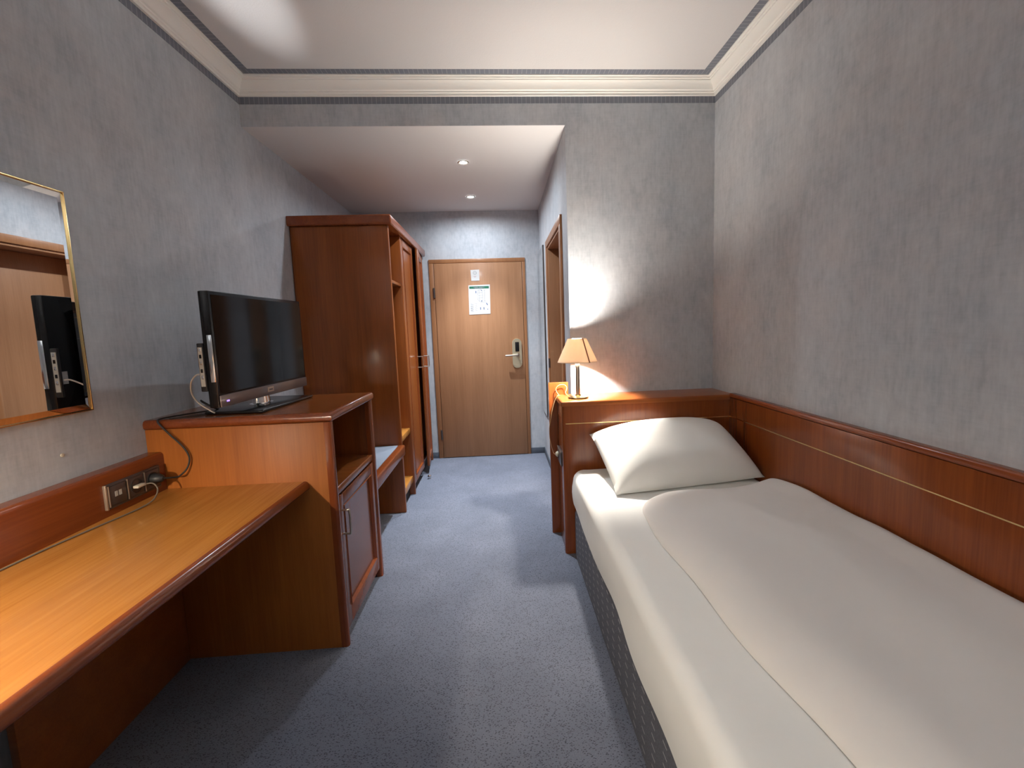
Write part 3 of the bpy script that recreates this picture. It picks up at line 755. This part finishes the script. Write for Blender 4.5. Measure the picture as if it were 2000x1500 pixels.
# ------------------------------------------------------------------ bevelled mirror over the desk
mi = thing('desk_mirror', 'large rectangular mirror in a thin gold frame on the wall over the writing desk', 'mirror', (XL, 1.1, 1.1))
MY0, MY1, MZ0, MZ1 = 0.55, 1.604, 1.097, 1.815
bm = bmesh.new(); q = 0.0045
for y0, y1, z0, z1 in ((MY0, MY0 + q, MZ0, MZ1), (MY1 - q, MY1, MZ0, MZ1), (MY0, MY1, MZ0, MZ0 + q), (MY0, MY1, MZ1 - q, MZ1)):
    abox(bm, XL + 0.0005, XL + 0.018, y0, y1, z0, z1, bev=0.001)
finish('frame', bm, M['brass'], mi)
bm = bmesh.new()
a0, a1, b0, b1 = MY0 + q, MY1 - q, MZ0 + q, MZ1 - q; bw = 0.020
O = [bm.verts.new((XL + 0.0135, y, z)) for y, z in ((a0, b0), (a1, b0), (a1, b1), (a0, b1))]
I = [bm.verts.new((XL + 0.0162, y, z)) for y, z in ((a0 + bw, b0 + bw), (a1 - bw, b0 + bw), (a1 - bw, b1 - bw), (a0 + bw, b1 - bw))]
for i in range(4): bm.faces.new((O[i], O[(i + 1) % 4], I[(i + 1) % 4], I[i]))
bm.faces.new(I)
finish('mirror_glass', bm, M['mirror'], mi, smooth=False)
box('backing_board', (XL + 0.0005, XL + 0.012, a0, a1, b0, b1), M['dark'], mi, bev=0)
wh = thing('wall_plug', 'tiny pale wall plug in the wallpaper under the mirror', 'wall plug', (XL, 1.492, 0.971))
bm = bmesh.new(); lathe(bm, [(0.006, XL), (0.006, XL + 0.003), (0.002, XL + 0.004)], (0, 1.492, 0.971), n=12, axis='X')
finish('collar', bm, M['plug_w'], wh)

# ------------------------------------------------------------------ headboard unit
HX0, HX1, HY, HZ = 0.333, XR - 0.001, 2.490, 0.905
h = thing('headboard', 'cherry headboard box with flat top and brass line behind the pillow', 'headboard', (0.84, 2.62, 0))
box('top', (HX0 - 0.004, HX1, HY - 0.004, YB - 0.001, HZ - 0.028, HZ), M['cherry_x'], h, bev=0.010, seg=4, edges=lambda cc, dr: cc.y < YB - 0.05 and cc.x < 1.3 and (cc.z > HZ - 0.005 or abs(dr.z) > 0.5))
box('front_panel', (HX0, HX1, HY, HY + 0.045, 0, HZ - 0.028), M['panel'], h, bev=0.014, seg=4, edges=lambda cc, dr: abs(dr.z) > 0.5 and cc.x < 0.5 and cc.y < HY + 0.01)
box('side_panel', (HX0 + 0.006, HX0 + 0.026, HY + 0.045, YB + 0.004, 0.0, HZ - 0.028), M['panel'], h, bev=0.001)
box('side_rail', (HX0 + 0.002, HX0 + 0.006, HY + 0.047, YB - 0.05, 0.795, 0.80), M['edge'], h, bev=0)
box('brass_line', (HX0 + 0.018, 1.308, HY - 0.0012, HY + 0.0005, 0.7745, 0.7785), M['brass'], h, bev=0)
bp = box('rear_board', (0.288, XN - 0.018, YB + 0.004, YB + 0.024, 0, 0.982), M['panel'], h, bev=0.003)
bp['label'] = 'upright rear board standing above the headboard top'

# long side panel along the right wall
r_ = thing('bed_wall_panel', 'long cherry wall panel with a brass line along the bed', 'panel', (XR - 0.02, 1.1, 0))
PX, PZ, PY0, PY1 = 1.310, 0.914, -0.6, HY - 0.001
box('board', (PX, XR - 0.001, PY0, PY1, 0.0, PZ - 0.026), M['panel'], r_, bev=0.001)
box('cap', (PX - 0.003, XR - 0.001, PY0, PY1 - 0.004, PZ - 0.026, PZ), M['edge'], r_, bev=0.009, seg=4, edges=lambda cc, dr: abs(dr.y) > 0.5 and cc.x < 1.33)
box('brass_line', (PX - 0.0012, PX + 0.0005, PY0, PY1 - 0.005, 0.7765, 0.7805), M['brass'], r_, bev=0)

# ------------------------------------------------------------------ bed: divan, mattress with sheet, duvet, pillow
bd = thing('bed', 'low single divan bed base in slate blue dashed fabric', 'bed', (0.85, 1.47, 0))
box('divan_base', (0.384, 1.300, 0.470, 2.474, 0.010, 0.300), M['divan'], bd, bev=0.035, seg=5, edges=lambda cc, dr: cc.z > 0.25 or abs(dr.z) > 0.5)
box('plinth', (0.405, 1.285, 0.49, 2.45, 0.0, 0.010), M['dark'], bd, bev=0)

def low(y):      # lower hem of the sheet, wandering along the bed side
    return 0.280 + 0.050 * max(0.0, min(1.0, (y - 0.9) / 1.5)) + 0.008 * math.sin(y * 5.3) + 0.006 * math.sin(y * 13.1 + 1)
mt_ = thing('mattress', 'thick mattress fitted with a white sheet on the divan', 'mattress', (0.85, 1.47, 0.30))
bm = bmesh.new()
X0, X1, Y0, Y1, ZM = 0.373, 1.304, 0.462, 2.476, 0.520
NY, cols = 90, []
def inset(y):    # rounded plan corners
    rr = 0.075
    for e_ in (Y0, Y1):
        dd = abs(y - e_)
        if dd < rr: return rr - math.sqrt(max(0, rr * rr - (rr - dd) ** 2))
    return 0.0
ys = [Y0 + (Y1 - Y0) * (0.5 - 0.5 * math.cos(math.pi * i / NY)) for i in range(NY + 1)]
for y in ys:
    ins = inset(y); xl, xr = X0 + ins, X1 - ins
    endd = min(y - Y0, Y1 - y); ez = 0.0 if endd > 0.05 else 0.035 * (1 - math.sqrt(max(0, 1 - (1 - endd / 0.05) ** 2)))
    zt = ZM - ez; lo_ = low(y); row = []
    for f_ in (0, 0.25, 0.5, 0.75):
        z = lo_ + (zt - 0.05 - lo_) * f_
        row.append((xl + 0.010 * math.sin(math.pi * f_) * -0.4 + 0.004 * math.sin(y * 9 + z * 20), y, z))
    for i in range(7):
        a = math.pi / 2 * i / 6
        row.append((xl + 0.05 - 0.05 * math.cos(a), y, zt - 0.05 + 0.05 * math.sin(a)))
    for i in range(1, 24):
        x = xl + 0.05 + (xr - xl - 0.1) * i / 24
        row.append((x, y, zt + 0.0025 * mnoise.noise(Vector((x * 6, y * 4, 3)))))
    for i in range(7):
        a = math.pi / 2 * (1 - i / 6)
        row.append((xr - 0.05 + 0.05 * math.cos(a), y, zt - 0.05 + 0.05 * math.sin(a)))
    row.append((xr, y, 0.30))
    cols.append([bm.verts.new(p_) for p_ in row])
for A, B in zip(cols, cols[1:]):
    for i in range(len(A) - 1): bm.faces.new((A[i], A[i + 1], B[i + 1], B[i]))
for A in (cols[0], cols[-1]): bm.faces.new(A)
finish('fitted_sheet', bm, M['white'], mt_, angle=80)
box('mattress_core', (0.392, 1.298, 0.50, 2.44, 0.301, 0.46), M['white'], mt_, bev=0.03)

# duvet
dv = thing('duvet', 'folded white duvet lying along the wall side of the bed', 'duvet', (0.95, 1.2, ZM))
bm = bmesh.new()
NU, NV = 84, 130
DY0, DY1 = 0.44, 1.955
def duvet_pt(u, v):
    """u across the bed from the free edge to the wall panel, v from the foot to the head"""
    y = DY0 + (DY1 - DY0) * v
    xl = 0.572 + 0.018 * math.sin(y * 3.1 + 0.5) + 0.007 * math.sin(y * 11) + 0.02 * (1 - v)
    xr = 1.303
    yy = y
    rr = 0.16
    if v > 1 - rr / (DY1 - DY0):                       # rounded free corner at the head end
        tt = (y - (DY1 - rr)) / rr
        xl += rr * (1 - math.sqrt(max(0, 1 - tt * tt))) * 0.8
    x = xl + (xr - xl) * u
    yy += v ** 6 * (0.10 * (u - 0.35) + 0.030 * math.sin(u * 7 + 1.0))   # head edge runs out of square
    dl = (x - xl); dr = (xr - x); dh = (1 - v) * (DY1 - DY0); df = v * (DY1 - DY0)
    def rise(dd, w): 
        t = max(0.0, min(1.0, dd / w)); return math.sqrt(1 - (1 - t) ** 2)
    hgt = 0.062 * rise(dl, 0.15) ** 1.1 * (0.35 + 0.65 * rise(dr, 0.06)) * rise(dh, 0.16) * rise(df, 0.1)
    hgt += 0.020 * u * rise(dh, 0.3)
    hgt += 0.010 * mnoise.noise(Vector((x * 4.0, yy * 2.2, 7))) * rise(dl, 0.1)
    hgt += 0.014 * max(0, 1 - abs(u - 0.93) / 0.12) * (mnoise.noise(Vector((0.3, yy * 5.5, 2))) + 0.4) * rise(dh, 0.1)
    return x, yy, ZM + 0.004 + max(0.0, hgt)
top = [[bm.verts.new(duvet_pt(i / NU, j / NV)) for i in range(NU + 1)] for j in range(NV + 1)]
bot = {}
def bv(j, i):
    if (j, i) not in bot:
        c_ = top[j][i].co; bot[(j, i)] = bm.verts.new((c_.x, c_.y, ZM + 0.0028))
    return bot[(j, i)]
for j in range(NV):
    for i in range(NU): bm.faces.new((top[j][i], top[j][i + 1], top[j + 1][i + 1], top[j + 1][i]))
per = [(0, i) for i in range(NU)] + [(j, NU) for j in range(NV)] + [(NV, i) for i in range(NU, 0, -1)] + [(j, 0) for j in range(NV, 0, -1)]
for p_, q_ in zip(per, per[1:] + per[:1]):
    bm.faces.new((top[p_[0]][p_[1]], top[q_[0]][q_[1]], bv(*q_), bv(*p_)))
finish('duvet_cover', bm, M['white2'], dv, angle=80)

# pillow
pw = thing('pillow', 'plump white pillow leaning against the headboard', 'pillow', (0.88, 2.25, ZM))
BL, BR_, TR, TLc = Vector((0.512, 2.010, 0.530)), Vector((1.300, 2.110, 0.540)), Vector((1.235, 2.455, 0.742)), Vector((0.480, 2.455, 0.718))
nrm = ((BR_ - BL).cross(TLc - BL)).normalized()
bm = bmesh.new(); N = 56
def pil(u, v, side):
    a, b_ = 2 * u - 1, 2 * v - 1
    # pulled-in edges between the four pointed corners
    uu = u + (0.5 - u) * 0.03 * (1 - b_ ** 4); vv = v + (0.5 - v) * 0.02 * (1 - a ** 4)
    p_ = (BL * (1 - uu) + BR_ * uu) * (1 - vv) + (TLc * (1 - uu) + TR * uu) * vv
    hh = (max(0, 1 - abs(a) ** 3.2) ** 0.6) * (max(0, 1 - abs(b_) ** (3.6 if b_ < 0 else 2.6)) ** 0.55)
    hh *= 0.135 if side > 0 else 0.05
    if side > 0:
        hh += 0.006 * mnoise.noise(Vector((u * 3, v * 3, 4))) * (1 - a * a) * (1 - b_ * b_)
        p_ = p_ + nrm * hh + Vector((0, 0, 0.03)) * (1 - a * a) * max(0, b_) ** 2
    else:
        p_ = p_ - nrm * hh
    p_.z = max(p_.z, ZM + 0.004 + (0.003 if side > 0 else 0)); p_.y = min(p_.y, HY - 0.006)
    p_.x = min(p_.x, 1.304)
    return p_
G = {}
for sd_ in (1, -1):
    for j in range(N + 1):
        for i in range(N + 1):
            edge = i in (0, N) or j in (0, N)
            key = (i, j, 0 if edge else sd_)
            if key not in G: G[key] = bm.verts.new(pil(i / N, j / N, sd_))
g_ = lambda i, j, sd_: G[(i, j, 0 if (i in (0, N) or j in (0, N)) else sd_)]
for sd_ in (1, -1):
    for j in range(N):
        for i in range(N):
            bm.faces.new([g_(i, j, sd_), g_(i + 1, j, sd_), g_(i + 1, j + 1, sd_), g_(i, j + 1, sd_)])
finish('pillow_case', bm, M['white'], pw, angle=80)

# ------------------------------------------------------------------ table lamps
def table_lamp(x, y, z, label, bulb_mat, open_r, bulb_z, pole=M['brass'], yaw=0.0, tall=0.0):
    t = thing('table_lamp', label, 'lamp', (x, y, z))
    bm = bmesh.new()
    lathe(bm, [(0.058, z + 0.0005), (0.061, z + 0.004), (0.060, z + 0.009), (0.045, z + 0.013), (0.019, z + 0.016), (0.016, z + 0.022)], (x, y, 0), n=40)
    finish('base', bm, pole, t)
    bm = bmesh.new(); lathe(bm, [(0.0125, z + 0.020), (0.0125, z + 0.200 + tall)], (x, y, 0), n=24)
    finish('pole', bm, M['steel'], t)
    bm = bmesh.new(); lathe(bm, [(0.0135, z + 0.190 + tall), (0.0135, z + bulb_z - 0.030), (0.010, z + bulb_z - 0.024)], (x, y, 0), n=20)
    finish('bulb_holder', bm, M['plug_w'], t)
    zb, zt, rb, rt = z + 0.214 + tall, z + 0.352 + tall, 0.117, 0.054
    bm = bmesh.new(); n = 64
    A = []
    for r, zz in ((rb, zb), (rt, zt), (rt - 0.0012, zt), (rb - 0.0012, zb)):
        A.append([bm.verts.new((x + r * math.cos(2 * math.pi * i / n), y + r * math.sin(2 * math.pi * i / n), zz)) for i in range(n)])
    for P_, Q_ in ((A[0], A[1]), (A[1], A[2]), (A[2], A[3]), (A[3], A[0])):
        for i in range(n): bm.faces.new((P_[i], P_[(i + 1) % n], Q_[(i + 1) % n], Q_[i]))
    sh = finish('shade', bm, M['shade'], t)
    for r, zz in ((rb + 0.0004, zb), (rt + 0.0004, zt - 0.004)):
        bm = bmesh.new()
        lathe(bm, [(r, zz), (r - 0.0016, zz + 0.004), (r - 0.0030, zz + 0.004), (r - 0.0022, zz), (r, zz)], (x, y, 0), n=64, cap=False)
        finish('edge_tape', bm, M['trimtape'], sh)
    bm = bmesh.new(); lathe(bm, [(rt - 0.002, zt - 0.001), (open_r, zt - 0.001), (open_r, zt - 0.003), (rt - 0.002, zt - 0.003), (rt - 0.002, zt - 0.001)], (x, y, 0), n=48, cap=False)
    finish('shade_collar', bm, M['trimtape'], sh)
    bm = bmesh.new(); aw = 0.035; ac = -R(64) + yaw
    for k_ in (0, 1):
        pass
    q = []
    for r, zz in ((rb + 0.0014, zb), (rt + 0.0014, zt)):
        w_ = 0.0042
        cx_, cy_ = math.cos(ac), math.sin(ac)
        q.append([bm.verts.new((x + r * cx_ - w_ * cy_ * s_, y + r * cy_ + w_ * cx_ * s_, zz)) for s_ in (-1, 1)])
    bm.faces.new((q[0][0], q[0][1], q[1][1], q[1][0]))
    ex = bmesh.ops.solidify(bm, geom=bm.faces[:], thickness=0.0008)
    finish('seam_tape', bm, M['seam'], sh)['label'] = 'darker seam tape'
    bm = bmesh.new(); bmesh.ops.create_uvsphere(bm, u_segments=24, v_segments=14, radius=0.022, matrix=Matrix.Translation((x, y, z + bulb_z)))
    finish('bulb', bm, bulb_mat, t)
    return t
AB = 4 * math.pi * 0.022 ** 2
M['bulb_bed'] = emit('bedside_bulb', C_BED, P_BED / (math.pi * AB))
M['bulb_desk'] = emit('desk_bulb', C_DESK, P_DESK / (math.pi * AB))
table_lamp(0.446, 2.605, HZ, 'small lit brass lamp with cream cone shade on the headboard', M['bulb_bed'], 0.028, 0.316)
table_lamp(-1.200, 0.380, ZD, 'lit brass lamp with cream cone shade on the near end of the writing desk', M['bulb_desk'], 0.045, 0.424, tall=0.195)

# lamp lead and its socket on the headboard end
so = thing('bedside_socket', 'dark socket plate on the end of the headboard below the lamp', 'socket', (HX0, 2.62, 0.56))
box('plate', (HX0 - 0.008, HX0 + 0.006, 2.545, 2.700, 0.510, 0.598), M['bronze'], so, bev=0.003)
box('rim', (HX0 - 0.0095, HX0 - 0.007, 2.545, 2.700, 0.594, 0.600), M['bronze_l'], so, bev=0)
bm = bmesh.new(); lathe(bm, [(0.024, HX0 - 0.0095), (0.024, HX0 - 0.008)], (0, 2.66, 0.555), n=24, axis='X')
finish('socket_ring', bm, M['blackm'], so)
ll = thing('lamp_lead', 'thin gold lamp lead looping from the bedside lamp to the headboard socket', 'cable', (0.36, 2.7, HZ))
cable('cord', [(0.400, 2.660, HZ + 0.004), (0.385, 2.700, HZ + 0.018), (0.398, 2.735, HZ + 0.045), (0.385, 2.752, HZ + 0.062), (0.360, 2.752, HZ + 0.064), (0.338, 2.752, HZ + 0.050), (0.332, 2.750, HZ + 0.030),
               (0.345, 2.735, HZ + 0.006), (0.350, 2.700, HZ + 0.004), (0.335, 2.690, HZ + 0.004), (0.318, 2.690, HZ - 0.020), (0.300, 2.690, HZ - 0.075), (0.288, 2.690, HZ - 0.135), (0.278, 2.690, HZ - 0.200),
               (0.280, 2.685, HZ - 0.270), (0.292, 2.675, HZ - 0.330), (0.302, 2.665, HZ - 0.350), (0.312, 2.66, 0.556)], 0.0022, M['cable_y'], ll, k=6)
bm = bmesh.new(); lathe(bm, [(0.010, HX0 - 0.024), (0.017, HX0 - 0.016), (0.017, HX0 - 0.0098)], (0, 2.66, 0.555), n=18, axis='X')
finish('plug', bm, M['plug_w'], ll)

# added pendant uplighter, unseen behind the camera, giving general fill light
GX, GY, GZ, GR = 0.0, -0.45, 2.12, 0.24
cl = thing('fill_pendant', 'added opal glass bowl fill lamp hanging unseen at the near end of the bedroom', 'lamp', (GX, GY, ZC))
bm = bmesh.new(); lathe(bm, [(0.055, ZC - 0.0005), (0.055, ZC - 0.02), (0.012, ZC - 0.045)], (GX, GY, 0), n=32)
finish('ceiling_rose', bm, M['brass'], cl)
bm = bmesh.new(); lathe(bm, [(0.006, GZ - 0.01), (0.006, ZC - 0.04)], (GX, GY, 0), n=12)
finish('rod', bm, M['brass'], cl)
bm = bmesh.new(); lathe(bm, [(0.02, GZ - 0.105)] + [(GR * math.sin(t_), GZ - 0.105 * math.cos(t_)) for t_ in [math.pi / 2 * i / 12 for i in range(2, 13)]] + [(GR + 0.003, GZ + 0.006), (GR - 0.004, GZ + 0.006)], (GX, GY, 0), n=48, cap=False)
M['dome'] = emit('opal_glass_lit', C_FILL, P_DOWN / (math.pi * 0.22))
finish('glass_bowl', bm, M['dome'], cl)
bm = bmesh.new(); lathe(bm, [(0.007, GZ), (GR - 0.004, GZ), (GR - 0.004, GZ + 0.004), (0.007, GZ + 0.004), (0.007, GZ)], (GX, GY, 0), n=48, cap=False)
M['disc'] = emit('frosted_cover_lit', C_FILL, P_UP / (math.pi * math.pi * GR ** 2))
finish('cover_glass', bm, M['disc'], cl)

# added wall spotlight, unseen behind the camera, laying a bright patch on the ceiling
WX, WY, WZ = -1.04, YF, 1.25
ws = thing('added_spotlight', 'added small black spotlight, unseen on the near wall, aimed up at the ceiling', 'lamp', (WX, WY, WZ))
aim = Vector((0.02, 3.28, 1.50)).normalized()
bm = bmesh.new(); lathe(bm, [(0.045, WY + 0.0005), (0.045, WY + 0.015), (0.012, WY + 0.02), (0.012, WY + 0.06)], (WX, 0, WZ), n=24, axis='Y')
finish('wall_mount', bm, M['blackm'], ws)
bm = bmesh.new(); p0 = Vector((WX, WY + 0.06, WZ)); tube(bm, [p0 - aim * 0.03, p0 + aim * 0.07], 0.032, n=20, sm=False)
finish('housing', bm, M['blackm'], ws)
bm = bmesh.new(); tube(bm, [p0 + aim * 0.0701, p0 + aim * 0.073], 0.026, n=20, sm=False)
finish('lens', bm, M['glasslens'], ws)
ld = bpy.data.lights.new('spot_beam', 'SPOT'); ld.energy = P_WALL; ld.color = (0.97, 0.99, 1.0)
ld.spot_size = R(7.0); ld.spot_blend = 1.0; ld.shadow_soft_size = 0.01
lo = bpy.data.objects.new('spot_beam', ld); COL.objects.link(lo); lo.parent = ws
lo.location = p0 + aim * 0.08 - ws.location
lo.rotation_euler = aim.to_track_quat('-Z', 'Y').to_euler()
